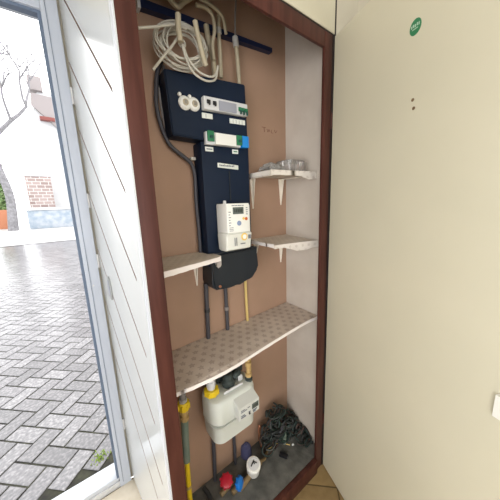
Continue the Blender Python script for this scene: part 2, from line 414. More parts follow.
ring = [LP(.452+.032*math.cos(a), 1.108+.050*math.sin(a), -.004) for a in [2*math.pi*k/24 for k in range(24)]]
b.prism(ring, pn*.004); part(b.build('pull_plate', 'plate_grey', lo), 'oval grey pull plate')
b = B(); ring = [LP(.452+.014*math.cos(a), 1.108+.032*math.sin(a), -.0055) for a in [2*math.pi*k/20 for k in range(20)]]
b.prism(ring, pn*.0017); b.build('recess', 'win_grey', bpy.data.objects['pull_plate'])
b = B()
for s_ in (.010,): b.prism([LP(s_-.008, .012, -.0025), LP(s_+.008, .012, -.0025), LP(s_+.008, 2.5, -.0025), LP(s_-.008, 2.5, -.0025)], pn*.0027)
b.build('edge_strip', 'threshold', lo)
for z_ in (1.86, 1.46, 1.20, .35):
    b = B(); b.tube([LP(SL-.003, z_-.03, -.006), LP(SL-.003, z_+.03, -.006)], .0065, 10, smooth=1); b.build('hinge', 'unit_grey', lo)

# ------------------------------------------------------------------ opened cupboard door on the right
DA = Vector((.793, -.003, 0)); du = Vector((-.34, -.94, 0)).normalized(); dn = Vector((-du.y, du.x, 0))   # dn points away from the viewer (+x)
if dn.x < 0: dn = -dn
def DP(s, z, d=0): return DA + du*s + dn*d + Vector((0, 0, z))
b = B(); b.prism([DP(.004, .012), DP(.755, .012), DP(.755, 2.052), DP(.004, 2.052)], dn*.020)
d2 = b.build('door_2', 'cream', smooth=False); d2['kind'] = 'structure'; d2['label'] = 'flat cream cupboard door swung wide open at the right'; d2['category'] = 'door'
def disc(b, s, z, r_, d0, d1, n=28, rz=None):
    rz = rz or r_
    ring = [DP(s+r_*math.cos(2*math.pi*k/n), z+rz*math.sin(2*math.pi*k/n), d0) for k in range(n)]
    b.prism(ring, dn*(d1-d0)); return b
st = part(disc(B(), .352, 1.876, .0165, -.0009, 0, rz=.0195).build('sticker', 'sticker', d2), 'round green sticker with small white print')
b = B()
for i, (s_, w_, z_) in enumerate(((.340, .003, 1.879), (.345, .003, 1.880), (.350, .0035, 1.879), (.356, .003, 1.880), (.361, .003, 1.879))):
    b.prism([DP(s_, z_-.0035, -.0013), DP(s_+w_, z_-.0035, -.0013), DP(s_+w_, z_+.0035, -.0013), DP(s_, z_+.0035, -.0013)], dn*.0005)
b.prism([DP(.343, 1.8705, -.0013), DP(.360, 1.8705, -.0013), DP(.360, 1.8725, -.0013), DP(.343, 1.8725, -.0013)], dn*.0005)
b.build('print', 'stickertxt', st)
for s_, z_ in ((.362, 1.694), (.367, 1.671)):
    disc(B(), s_, z_, .0045, -.0006, .001, 16).build('screw_hole', 'hole', d2)
b = B(); b.prism([DP(.640, .930, -.010), DP(.668, .930, -.010), DP(.668, .985, -.010), DP(.640, .985, -.010)], dn*.010)
part(b.build('door_knob', 'white_pl', d2), 'small white pull at the door edge')
for z_ in (.30, 1.75):
    b = B(); b.tube([DP(-.004, z_-.03, -.002), DP(-.004, z_+.03, -.002)], .005, 10, smooth=1); b.build('hinge', 'mahogany', d2)

# ------------------------------------------------------------------ shelves
def bracket(b, x, y1, z, ln, h):     # tapering sheet-metal bracket on the back wall below a shelf
    w = .0145
    b.prism([(x-w, y1-.004, z), (x+w, y1-.004, z), (x+.002, y1-.004, z-h), (x-.002, y1-.004, z-h)], (0, .0038, 0))
    b.prism([(x-.0015, y1-.004, z), (x-.0015, y1-.026, z), (x-.0015, y1-.020, z-.03), (x-.0015, y1-.008, z-h*.85), (x-.0015, y1-.004, z-h*.9)], (.003, 0, 0))
    b.box((x-.008, y1-ln, z-.003), (x+.008, y1-.004, z), 0)
def slab(poly, z0, th, tilt=0):       # poly of (x, y) counter-clockwise
    b = B(); b.prism([(x, y, z0+tilt*(x-poly[0][0])) for x, y in poly], (0, 0, th)); return b
def valance(pts, ztop, drops, th=.0016):   # hanging paper edge along (x, y) points
    b = B(); n = len(pts)
    P = catmull([Vector((*p_, zt)) for p_, zt in zip(pts, ztop)], 6); Dd = catmull([Vector((d_, 0, 0)) for d_ in drops], 6)
    for i in range(len(P)-1):
        t_ = (P[i+1]-P[i]).normalized(); nn = Vector((t_.y, -t_.x, 0))*th
        a, c = P[i], P[i+1]; za = Vector((0, 0, Dd[i].x*(1+.035*math.sin(i*1.9)))); zc = Vector((0, 0, Dd[i+1].x*(1+.035*math.sin((i+1)*1.9))))
        b.hexa([a-za, c-zc, c-zc+nn, a-za+nn, a, c, c+nn, a+nn])
    bmesh.ops.remove_doubles(b.bm, verts=b.bm.verts, dist=1e-5)
    return b

# long lower shelf
t = thing('cupboard_shelf', (.42, .15, .82), 'long wide shelf lined with rosette paper, above the gas meter', 'shelf', None)
poly = [(.050, D-.002)]+[(.050, .050), (.150, .040), (.26, .037), (.40, .045), (.55, .054), (.70, .058), (XS-.001, .052), (XS-.001, D-.002)]
ZL = .8215
b = B(); TL = lambda x: .024*max(0, x-.25)/.55
b.prism([(x, y, ZL + (.0 if y < .2 else .006) + TL(x)) for x, y in poly], (0, 0, .014)); b.build('board', 'floral', t, smooth=False)
fr = poly[1:8]
part(valance(fr, [ZL+.0145+TL(x) for x, y in fr], [.014, .014, .0135, .013, .014, .014, .014], .0022).build('front_edge', 'edge_white', t), 'whitish front edge strip')
b = B(); b.box((.050, .058, ZL+.0142), (.060, .09, ZL+.045), .002); part(b.build('paper_flap', 'edge_white', t), 'small upright white paper flap')
# left small shelf
t = thing('cupboard_shelf', (.18, .15, 1.22), 'small pale papered shelf fixed left of the blue-black board', 'shelf', 'small papered shelves')
zs = 1.224
b = B(); b.prism([(.050, D-.002, zs), (.050, .060, zs-.002), (.20, .095, zs-.001), (.298, .122, zs), (.303, .132, zs), (.303, .19, zs), (.285, .20, zs), (.285, D-.002, zs)], (0, 0, .012)); b.build('board', 'floral_pale', t, smooth=False)
valance([(.050, .060), (.12, .076), (.20, .095), (.298, .122)], [zs+.0115]*4, [.019, .018, .016, .016]).build('front_edge', 'edge_white', t)
b = valance([(.2985, .1215), (.304, .135), (.3045, .16), (.3045, .19)], [zs+.012]*4, [.020, .040, .052, .030]); part(b.build('paper_trim', 'trim_paper', t), 'hanging floral paper end')
b = B(); bracket(b, .262, D, zs, .13, .13); b.build('bracket', 'bracket', t)
# lower right small shelf
t = thing('cupboard_shelf', (.68, .18, 1.24), 'small pale papered shelf right of the electricity meter, below its twin', 'shelf', 'small papered shelves')
zb_, zf_ = 1.243, 1.226
def zz(y): return zf_ + (zb_-zf_)*(y-.06)/(D-.06)
poly = [(.560, D-.002), (.560, .110), (.62, .103), (.70, .088), (XS-.001, .062), (XS-.001, D-.002)]
b = B(); b.prism([(x, y, zz(y)) for x, y in poly], (0, 0, .013)); b.build('board', 'floral_pale', t, smooth=False)
valance([(.560, .109), (.62, .102), (.70, .087), (.8005, .061)], [zz(.1)+.0145]*4, [.016, .018, .040, .030]).build('paper_trim', 'trim_paper', t)
valance([(.5595, D-.004), (.5595, .20), (.5595, .15), (.5595, .110)], [zz(.2)+.0115]*4, [.014, .014, .015, .016]).build('side_trim', 'edge_white', t)
for x_, h_ in ((.585, .075), (.757, .135)):
    b = B(); bracket(b, x_, D, zb_, .13, h_); b.build('bracket', 'bracket', t)
# upper right small shelf
t = thing('cupboard_shelf', (.68, .18, 1.545), 'highest small papered shelf, holding the clear tub', 'shelf', 'small papered shelves')
zq = 1.546
poly = [(.548, D-.002), (.550, .112), (.62, .105), (.70, .095), (XS-.001, .078), (XS-.001, D-.002)]
b = B(); b.prism([(x, y, zq-.004*(x < .56)) for x, y in poly], (0, 0, .013)); b.build('board', 'floral_pale', t, smooth=False)
valance([(.5495, .111), (.60, .106), (.70, .094), (.76, .084), (.8005, .077)], [zq+.013]*5, [.022, .020, .022, .036, .030]).build('paper_trim', 'trim_paper', t)
valance([(.5475, D-.004), (.5480, .20), (.549, .15), (.5495, .112)], [zq+.0115]*4, [.024, .023, .022, .021]).build('side_trim', 'trim_paper', t)
for x_, h_ in ((.576, .140), (.762, .128)):
    b = B(); bracket(b, x_, D, zq-.005, .13, h_); b.build('bracket', 'bracket', t)

# clear tub and crumpled film on the top shelf
zt = zq+.0132
t = thing('plastic_tub', (.72, .16, zt), 'clear plastic tub standing on the highest small shelf', 'tub')
b = B(); L0 = [(zt, .664, .764, .115, .195, .018), (zt+.044, .660, .768, .111, .199, .020)]
b.loft(L0, 5); b.build('tub_body', 'clear', t)
for x_ in (.668, .684, .752, .765):
    b = B(); b.tube([(x_, .1135, zt+.002), (x_-.002, .1090, zt+.018), (x_+.003, .1090, zt+.043)], .0022, 6); b.build('rib', 'clear_rim', t)
b = B(); b.loft([(zt+.0442, .657, .771, .108, .202, .022), (zt+.048, .657, .771, .108, .202, .022)], 5); b.build('lid', 'clear', t)
b = B(); b.bm.free(); b.bm = bmesh.new()
g = bmesh.ops.create_grid(b.bm, x_segments=22, y_segments=14, size=.5)['verts']
for v in g:
    x_, y_ = v.co.x, v.co.y; e_ = max(abs(x_), abs(y_))*2
    v.co = Vector((.608+x_*.088, .17+y_*.09, zt+.002+(1-e_**3)*.032*abs(math.sin(x_*14+3*y_))+.010*random.random()))
bmesh.ops.solidify(b.bm, geom=list(b.bm.faces), thickness=.0012)
tag(b.build('crumpled_wrapper', 'crumple'), 'crumpled clear film lying on the highest small shelf left of the tub', 'wrapper')

# faint handwriting on the back wall
b = B()
strokes = [[(262, 127), (266, 127.5)], [(264, 127), (264.5, 132)], [(267, 129), (268, 132), (269, 129.5), (270, 132)], [(271.5, 130), (271.5, 133), (273.5, 133)], [(274.5, 130), (275.5, 133), (277, 130.5)]]
for s_ in strokes: b.tube([Y(x_, y_, D-.0006) for x_, y_ in s_], .0012, 5, smooth=3)
b.build('pencil_note', 'note', bpy.data.objects['wall_cupboard_back'])

# ------------------------------------------------------------------ meter board
YB = .200
t = thing('meter_board', (.35, .24, 1.07), 'tall blue-black plastic meter board on the brown back wall', 'meter board')
b = B(); b.hexa([(.186, YB, 1.662), (.508, YB, 1.655), (.508, D-.001, 1.655), (.186, D-.001, 1.662), (.176, YB, 1.860), (.502, YB, 1.890), (.502, D-.001, 1.890), (.176, D-.001, 1.860)])
bmesh.ops.bevel(b.bm, geom=list(b.bm.edges), offset=.004, segments=2, affect='EDGES')
b.build('upper_panel', 'navy', t)
b = B(); b.box((.290, YB+.002, 1.18), (.510, D-.001, 1.6540), .005); b.build('lower_panel', 'navy', t)
b = B()
prof = [(.296, 1.235), (.295, 1.18), (.291, 1.115), (.297, 1.095), (.309, 1.083), (.375, 1.078), (.395, 1.080), (.420, 1.090), (.475, 1.092), (.496, 1.098), (.524, 1.128), (.526, 1.150), (.526, 1.235)]
b.prism([(x_, .180, z_) for x_, z_ in prof], (0, D-.001-.180, 0))
bmesh.ops.bevel(b.bm, geom=[e for e in b.bm.edges if all(abs(v.co.y-.180) < 1e-4 for v in e.verts)], offset=.008, segments=3, affect='EDGES')
part(b.build('bottom_cover', 'navy2', t), 'slate grey bulging bottom cover with cut corners')
b = B(); b.box((.405, YB-.001, 1.44), (.409, YB+.002, 1.555)); b.build('seam_rib', 'navy2', t)
b = B(); b.lathe((.322, .181, 1.098), (0, -1, 0), [(0, .006), (.004, .006), (.006, .004)]); b.build('seal_screw', 'copper', t)

def plate(b, x0, z0, x1, z1, y, th, slope=0, bev=.001):
    c0 = (x0, y-th, z0); b_ = B(); b_.bm.free(); b_.bm = b.bm
    n0 = len(b.bm.verts); b.bm.verts.ensure_lookup_table()
    before = set(b.bm.verts)
    b_.box((x0, y-th, z0), (x1, y, z1), bev)
    for v in b.bm.verts:
        if v not in before: v.co.z += slope*(v.co.x-x0)
    return b
# round fuse holders
for i, (px, py, lab) in enumerate(((185.8, 102, 'left of two round white fuse sockets on the blue-black board'), (195, 103.5, 'right of two round white fuse sockets, beside the long fuse unit'))):
    c = Y(px, py, YB-.012)
    t = thing('fuse_socket', (c.x, YB, c.z), lab, 'fuse socket', 'round fuse sockets')
    B().lathe((c.x, YB-.0005, c.z), (0, -1, 0), [(0, .0225), (.004, .0225), (.006, .0205), (.009, .0185), (.010, .0165)]).build('body', 'white_pl', t)
    B().lathe((c.x, YB-.0107, c.z), (0, -1, 0), [(0, .0105), (.003, .010), (.004, .008)]).build('insert', 'beige_pvc', t)
    b = B()
    for k in range(-1, 2): b.box((c.x-.005, YB-.0158, c.z+k*.004-.001), (c.x+.005, YB-.0149, c.z+k*.004+.0006))
    b.build('slot_mark', 'ink', t)
for px, py, lab in ((179, 94.5, 'tiny white cap above the left fuse socket, the left of two'), (189, 97, 'tiny white cap above and between the two round fuse sockets')):
    c = Y(px, py, YB)
    tag(B().lathe((c.x, YB-.0005, c.z), (0, -1, 0), [(0, .006), (.006, .006), (.008, .004)]).build('white_cap', 'white_pl'), lab, 'cap', 'tiny white caps')

# upper fuse unit
SLP = .045
t = thing('fuse_unit', (.39, YB, 1.755), 'upper light grey fuse unit with black and green switches', 'fuse unit')
yf = YB-.0008
plate(B(), .300, 1.757, .492, 1.800, yf, .022, SLP, .003).build('housing', 'unit_grey', t)
plate(B(), .360, 1.762, .437, 1.795, yf-.0222, .003, SLP).build('window', 'win_grey', t)
for x_ in (.311, .335):
    sw = plate(B(), x_, 1.776, x_+.013, 1.788, yf-.0222, .006, SLP).build('switch', 'black', t)
    plate(B(), x_+.004, 1.770, x_+.009, 1.782, yf-.0285, .005, SLP).build('toggle', 'black', sw)
for x_ in (.447, .462, .477):
    sw = plate(B(), x_, 1.776, x_+.013, 1.790, yf-.0222, .005, SLP).build('switch', 'green', t)
    plate(B(), x_+.003, 1.764, x_+.009, 1.779, yf-.0275, .006, SLP).build('toggle', 'dgreen', sw)
for x0, x1, z_ in ((.300, .343, 1.733), (.418, .492, 1.734)):
    lb = plate(B(), x0, z_, x1, z_+.018, yf, .003, SLP).build('label_strip', 'label', t)
    b = B(); n = int((x1-x0)/.0145)
    for k in range(1, n): plate(b, x0+k*.0145, z_+.002, x0+k*.0145+.0012, z_+.016, yf-.0032, .0005, SLP, 0)
    b.build('divider', 'ink', lb)
# lower unit
t = thing('breaker_unit', (.39, YB, 1.64), 'lower white breaker unit with green switches and one blue switch', 'breaker unit')
plate(B(), .302, 1.642, .455, 1.686, yf, .018, .02, .003).build('housing', 'unit_grey', t)
plate(B(), .336, 1.643, .428, 1.683, yf-.0182, .010, .02, .002).build('cover', 'white_pl', t)
for x_ in (.306, .432):
    sw = plate(B(), x_, 1.652, x_+.026, 1.688, yf-.0182, .007, .02, .002).build('switch', 'green', t)
    plate(B(), x_+.007, 1.662, x_+.019, 1.672, yf-.0255, .006, .02).build('toggle', 'dgreen', sw)
plate(B(), .460, 1.646, .492, 1.690, yf, .024, .02, .003).build('blue_switch', 'blue', t)
for x0, x1, z_, m_ in ((.304, .338, 1.621, 'label'), (.424, .452, 1.623, 'label')):
    lb = plate(B(), x0, z_, x1, z_+.016, yf, .003, .02).build('label_strip', m_, t)
    b = B(); plate(b, x0+.005, z_+.006, x1-.005, z_+.010, yf-.0032, .0005, .02, 0); b.build('print', 'green' if x0 > .4 else 'ink', lb)
# name strip
t = thing('name_strip', (.39, YB, 1.56), 'long narrow white label strip on the middle of the board', 'label')
plate(B(), .354, 1.567, .450, 1.584, YB+.001, .004, -.045, .001).build('strip', 'label', t)
b = B(); x_ = .361
for k in range(10):
    w_ = .0035+.003*((k*7) % 3)/2; plate(b, x_, 1.5715, x_+w_, 1.5775 if k % 3 else 1.5795, YB-.0032, .0005, -.045, 0); x_ += w_+.0022
b.build('print', 'ink', t)

# ------------------------------------------------------------------ electricity meter
t = thing('electricity_meter', (.38, .16, 1.25), 'white electricity meter with small display, on the lower part of the board', 'electricity meter')
y0 = .122
b = B(); b.loft([(1.302, .336, .444, y0, YB-.001, .004), (1.420, .336, .444, y0, YB-.001, .004), (1.428, .338, .442, y0+.004, YB-.001, .004)], 3); b.build('case', 'white_pl', t)
b = B(); b.loft([(1.248, .330, .420, y0+.010, YB-.028, .006), (1.254, .326, .440, y0-.004, YB-.020, .006), (1.312, .324, .444, y0-.010, YB-.018, .006), (1.318, .326, .440, y0-.004, YB-.02, .006)], 3)
part(b.build('terminal_cover', 'offwhite', t), 'protruding lower terminal cover')
b = B(); b.box((.362, y0-.0015, 1.388), (.412, y0-.0002, 1.414), .0004); lcd = b.build('display', 'lcd', t)
b = B()
for k in range(5): b.box((.368+k*.008, y0-.0022, 1.395), (.373+k*.008, y0-.0016, 1.407))
b.build('digits', 'lcdtxt', lcd)
b = B()
for k, (x_, w_) in enumerate(((.358, .014), (.374, .010), (.386, .016), (.404, .010))): b.box((x_, y0-.0008, 1.4185), (x_+w_, y0-.0001, 1.4215))
for k in range(6): b.box((.343, y0-.0008, 1.345+k*.010), (.350+(k % 2)*.003, y0-.0001, 1.348+k*.010))
for k in range(4): b.box((.424, y0-.0008, 1.385+k*.008), (.432, y0-.0001, 1.388+k*.008))
for k in range(3): b.box((.344, y0-.0008, 1.325+k*.006), (.362, y0-.0001, 1.327+k*.006))
b.build('print', 'ink', t)
def btn(cx, cz, r_, y, m_, name, h=.003): return B().lathe((cx, y, cz), (0, -1, 0), [(0, r_), (h*.7, r_), (h, r_*.7)]).build(name, m_, t)
c_ = btn(.389, 1.353, .0095, y0-.0002, 'lilac', 'button')
btn(.424, 1.368, .0065, y0-.0002, 'orange', 'warning_dot', .002); btn(.411, 1.370, .0055, y0-.0002, 'gold', 'warning_dot', .002)
btn(.404, 1.300, .015, y0-.0105, 'gold', 'round_seal', .002); btn(.404, 1.300, .009, y0-.0125, 'white_pl', 'seal_centre', .001)
b = B()
for x_ in (.358, .366): B().box((x_, y0-.0112, 1.268), (x_+.003, y0-.0103, 1.300)).build('cover_print', 'ink', t)
B().box((.385, y0-.0112, 1.272), (.408, y0-.0103, 1.276)).build('cover_print', 'ink', t); b.box((.423, y0-.0112, 1.290), (.436, y0-.0103, 1.306)); b.build('cover_print', 'ink', t)
B().lathe((.352, .16, 1.428), (0, 0, 1), [(0, .006), (.010, .006), (.012, .004)]).build('seal_screw', 'unit_grey', t)

# ------------------------------------------------------------------ rail, conduits, cables
a, c = Y(137, -1, .253), Y(271, 51, .253)
t = thing('cable_rail', (.40, .26, 2.03), 'dark navy rail running across the top of the back wall', 'rail')
b = B(); b.hexa([(a.x, .245, a.z-.022), (c.x, .245, c.z-.008), (c.x, D-.001, c.z-.008), (a.x, D-.001, a.z-.022), (a.x, .245, a.z+.002), (c.x, .245, c.z+.008), (c.x, D-.001, c.z+.008), (a.x, D-.001, a.z+.002)]); b.build('bar', 'rail_navy', t, smooth=False)
b = B(); b.box((a.x-.004, .242, a.z-.028), (a.x+.006, D-.001, a.z+.010), .001); part(b.build('end_cap', 'unit_grey', t), 'pale end cap')

def conduit(name, pts, y, r_, m_, lab, cat='conduit', grp='beige conduits over the board', ring=None):
    P = [Y(x_, y_, (y if not isinstance(y, (list, tuple)) else y[i])) for i, (x_, y_) in enumerate(pts)]
    o = tag(B().tube(P, r_, 12).build(name, m_), lab, cat, grp); return o, P
conduit('conduit', [(178, 14), (178.5, 28), (180.5, 42)], .135, .0085, 'beige_pvc', 'short thick beige conduit stub in front of the cable coil')
conduit('conduit', [(195, 21), (198, 36), (204, 60), (206.5, 66)], .14, .0080, 'beige_pvc', 'beige straight conduit right of the coil, leftmost pair member')
conduit('conduit', [(206, 25), (208, 38), (213, 60), (215, 76)], .228, .0095, 'beige_pvc', 'beige straight conduit behind the loose cable loops')
conduit('conduit', [(196, 5), (206, 8), (212.5, 16), (214.5, 30), (212.5, 44), (214, 60)], .205, .0062, 'beige_pvc', 'bent beige conduit curving down under the rail')
conduit('conduit', [(199, -2), (210, 4.5), (219, 12), (223.5, 20), (226, 34)], .215, .0058, 'beige_pvc', 'bent beige conduit with the widest arc, ending at the rail')
o, P = conduit('conduit', [(219, 16), (218.5, 30), (220, 54), (221, 78)], .232, .0075, 'beige_pvc', 'beige conduit nearest the white couplings, running into the board')
B().tube([Y(218.5, 28, .232), Y(219, 34, .232)], .0095, 12, smooth=1).build('coupling', 'galv', o)
o, P = conduit('conduit', [(236, 44), (238, 66), (239.3, 84)], .235, .0078, 'beige_pvc', 'single whitish conduit at the board\'s upper right corner')
B().tube([Y(235, 37, .235), Y(236, 47, .235)], .0115, 12, smooth=1).build('coupling', 'galv', o)
conduit('cable', [(236, -4), (235.2, 16), (235.3, 36)], .240, .0035, 'cable_lgrey', 'thin grey cable dropping to the whitish conduit', 'cable', None)
conduit('conduit', [(160, -14), (176, 6), (184, 2), (200, -8)], .225, .008, 'beige_pvc', 'beige conduit bend at the very top above the rail')

# cable coil
cc = (Y(154, 46, .19)+Y(208, 50, .19))/2 + Vector((0, 0, -.004))
t = thing('cable_coil', (cc.x, .2, cc.z-.08), 'coil of off-white cable hanging at the top of the cupboard', 'cable coil')
pts = []; N = 12; phase = random.random()*6
for k in range(N*16+1):
    a_ = 2*math.pi*k/16; tt = k/(N*16)
    lay = int(tt*N)
    rx = .088 - .030*((lay*5) % N)/N + .004*math.sin(a_*.31); rz = .064 - .020*((lay*7) % N)/N + .004*math.sin(a_*.23)
    ox = -.012*math.sin(lay*1.7)-.006; oz = .008*math.cos(lay*2.3)
    pts.append(Vector((cc.x+ox+rx*math.cos(a_), .178+.016*math.sin(lay*2.1)+.006*math.sin(a_), cc.z+oz+rz*math.sin(a_)+.15*rx*math.cos(a_))))
B().tube(pts, .0026, 8, smooth=3).build('windings', 'cable_white', t)
B().tube([Y(138, 28, .13), Y(152, 27, .135), Y(165, 25.5, .14), Y(176, 25, .15), Y(186, 29, .16)], .0036, 8).build('loose_end', 'cable_white', t)
B().tube([Y(153, 70, .13), Y(163, 57, .13), Y(172, 46, .14), Y(178, 37, .155)], .0036, 8).build('loose_end', 'cable_white', t)
B().tube([Y(182, 44, .15), Y(186, 58, .145), Y(193, 72, .14), Y(204, 80, .14), Y(212, 81, .145), Y(216, 78, .155), Y(218, 66, .17)], .0035, 8).build('hanging_loop', 'cable_white', t)
B().tube([Y(183, 45, .155), Y(188, 58, .15), Y(197, 70, .148), Y(207, 76, .15), Y(214, 76, .155), Y(217.5, 70, .17)], .0035, 8).build('hanging_loop', 'cable_white', t)
b = B(); e = Y(181.5, 44, .165)
b.tube([e+Vector((.010*math.cos(a_), -.004, .010*math.sin(a_))) for a_ in [2*math.pi*k/14 for k in range(15)]], .0035, 8, smooth=2); b.build('tie_ring', 'cable_white', t)

# grey cables left of the board
P1 = [(162, 60), (157.5, 72), (156, 88), (156.5, 106), (161.5, 127), (170, 145), (184, 157), (192, 165), (195, 178), (196, 200), (198.5, 226), (201, 258)]
o = tag(B().tube([Y(x_, y_, .252) for x_, y_ in P1], .0072, 10).build('cable', 'cable_grey'), 'thick dark grey cable curving around the left side of the board', 'cable')
c = Y(193.5, 158.5, .243)
B().box((c.x-.010, .240, c.z-.006), (c.x+.008, .2655, c.z+.005), .002).build('clip', 'cable_white', o)
P2 = [(164, 66), (160.5, 80), (160, 96), (163, 116), (167.5, 136)]
tag(B().tube([Y(x_, y_, .262) for x_, y_ in P2], .0045, 8).build('cable', 'cable_lgrey'), 'thin pale grey cable between the thick cable and the board', 'cable')

def pipe(px, y, r_, m_, lab, cat='pipe', name='conduit_pipe', grp=None, kind=None):
    return tag(B().tube([Y(a_, b_, y) for a_, b_ in px], r_, 12).build(name, m_), lab, cat, grp)
# straight conduits from board to floor (they pass through cut-outs at the back of the long shelf)
p1 = Y(205, 290, .250); p2 = Y(226.5, 288, .250)
def vpipe(x0, z0, x1, z1, r_, m_, lab, bulge=0):
    o = tag(B().tube([(x0, .252, z0), ((x0+x1)/2+bulge, .252, (z0+z1)/2), (x1, .252, z1)], r_, 12).build('conduit', m_), lab, 'conduit', 'dark conduits below the board'); return o
o = vpipe(.295, 1.099, .270, ZI+.001, .0095, 'cable_grey', 'dark conduit dropping from the left end of the bottom cover')
B().tube([(.2925, .252, .985), (.2922, .252, .97)], .0115, 12, smooth=1).build('clamp', 'cable_dark', o)
o = vpipe(.390, 1.076, .392, ZI+.001, .0085, 'cable_grey', 'dark conduit dropping from the middle of the bottom cover')
B().tube([(.390, .252, .965), (.390, .252, .95)], .0105, 12, smooth=1).build('clamp', 'cable_lgrey', o)
tag(B().tube([(.505, .255, 1.0915), (.506, .255, .97), (.509, .255, .854)], .0065, 12).build('conduit', 'yellow_pvc'), 'pale yellow conduit dropping to the long shelf', 'conduit')
tag(B().tube([(.513, .255, .827), (.513, .255, .7), (.512, .256, .52), (.512, .264, .505)], .0065, 12).build('conduit', 'yellow_pvc'), 'pale yellow conduit under the long shelf behind the gas meter', 'conduit')

# ------------------------------------------------------------------ gas meter
t = thing('gas_meter', (.32, .15, .432), 'white-grey gas meter with yellow union hanging under the long shelf', 'gas meter')
yg0, yg1 = .098, .235
gx0, gx1 = .212, .437
b = B(); b.loft([(.540, gx0+.005, gx1-.005, yg0, yg1, .045), (.546, gx0, gx1, yg0-.004, yg1, .048), (.628, gx0+.001, gx1-.001, yg0-.002, yg1, .048), (.642, gx0+.005, gx1-.005, yg0+.004, yg1-.004, .046), (.648, gx0+.016, gx1-.016, yg0+.014, yg1-.014, .040)], 8)
b.build('upper_housing', 'meter_grey', t)
b = B(); b.loft([(.436, gx0+.034, gx1-.034, yg0+.030, yg1-.02, .032), (.440, gx0+.018, gx1-.020, yg0+.012, yg1-.006, .036), (.450, gx0+.010, gx1-.010, yg0+.003, yg1, .040), (.528, gx0+.005, gx1-.005, yg0, yg1, .040), (.534, gx0+.002, gx1-.002, yg0-.003, yg1, .040)], 8)
b.build('lower_housing', 'meter_grey', t)
b = B(); b.loft([(.5342, gx0+.007, gx1-.007, yg0+.004, yg1-.002, .044), (.5398, gx0+.007, gx1-.007, yg0+.004, yg1-.002, .044)], 8); b.build('seam', 'meter_seam', t)
# display box
b = B()
x0, x1 = .303, .410
b.hexa([(x0+.002, .057, .552), (x1, .057, .552), (x1, yg0+.02, .552), (x0+.002, yg0+.02, .552), (x0, .054, .612), (x1, .054, .612), (x1, yg0+.02, .642), (x0, yg0+.02, .642)])
bmesh.ops.bevel(b.bm, geom=list(b.bm.edges), offset=.003, segments=2, affect='EDGES')
db = b.build('display_box', 'box_grey', t)
b = B(); b.box((.368, .0522, .580), (.402, .0560, .604), .001); ld = b.build('display', 'lcd', db)
b = B()
for k in range(4): b.box((.372+k*.007, .0514, .586), (.3765+k*.007, .0521, .598))
b.build('digits', 'lcdtxt', ld)
b = B()
for x_, z_, w_ in ((.312, .602, .02), (.312, .595, .03), (.312, .577, .018), (.312, .569, .024), (.350, .576, .010), (.372, .571, .022), (.374, .564, .014), (.345, .600, .012)): b.box((x_, .0530, z_-.0014), (x_+w_, .0562, z_+.0014))
b.build('print', 'ink', db)
B().lathe((.355, .0560, .567), (0, -1, 0), [(0, .004), (.003, .004)]).build('button', 'black', db)
# unions on top
ux, uy = .240, .160
B().lathe((ux, uy, .6485), (0, 0, 1), [(0, .020), (.004, .020), (.004, .016), (.008, .016)]).build('spigot', 'galv', t)
b = B(); b.lathe((ux, uy, .655), (0, 0, 1), [(0, .0265), (.003, .0290), (.024, .0290), (.027, .0265)], 20)
for k in range(8):
    a_ = k*math.pi/4; c = Vector((ux+.0295*math.cos(a_), uy+.0295*math.sin(a_), .668)); b.box(c-Vector((.0022, .0022, .011)), c+Vector((.0022, .0022, .011)), .0005)
part(b.build('union_nut', 'yellow', t), 'bright yellow ribbed union nut')
B().lathe((ux, uy, .6825), (0, 0, 1), [(0, .0165), (.010, .0165), (.012, .0195), (.034, .0195), (.036, .0165), (.060, .0165)]).build('white_socket', 'unit_grey', t)
B().tube([(ux, uy, .743), (ux-.002, uy, .765), (ux-.025, uy+.01, .783), (ux-.045, uy+.02, .79)], .0125, 12).build('inlet_bend', 'galv', t)
vx, vy = .415, .135
B().lathe((vx, vy, .6455), (0, 0, 1), [(0, .017), (.010, .017), (.011, .013), (.020, .013)]).build('spigot', 'steel_dark', t)
b = B(); b.lathe((vx, vy, .6660), (0, 0, 1), [(0, .015), (.016, .015), (.018, .010), (.050, .010), (.051, .015), (.070, .015), (.074, .008), (.152, .008)], 10); part(b.build('brass_union', 'brass', t), 'brass union')
# regulator bracket over the meter
t = thing('gas_regulator', (.33, .18, .649), 'dark grey regulator and bracket on top of the gas meter', 'regulator')
b = B(); b.box((.285, .195, .655), (.425, .225, .705), .004); b.build('bracket_bar', 'steel_dark', t)
b = B(); b.lathe((.325, .165, .6495), (0, 0, 1), [(0, .026), (.010, .030), (.022, .030), (.030, .022), (.050, .020), (.056, .014)]); b.build('diaphragm', 'steel_dark', t)
b = B(); b.tube([(.350, .165, .675), (.365, .165, .680), (.385, .170, .680)], .016, 12); b.build('outlet', 'steel_dark', t)
b = B(); b.box((.280, .126, .6495), (.375, .131, .660), .001); part(b.build('mounting_strip', 'unit_grey', t), 'pale metal strip')
b = B(); b.box((.370, .150, .6495), (.392, .155, .675), .001); b.build('lug', 'unit_grey', t)

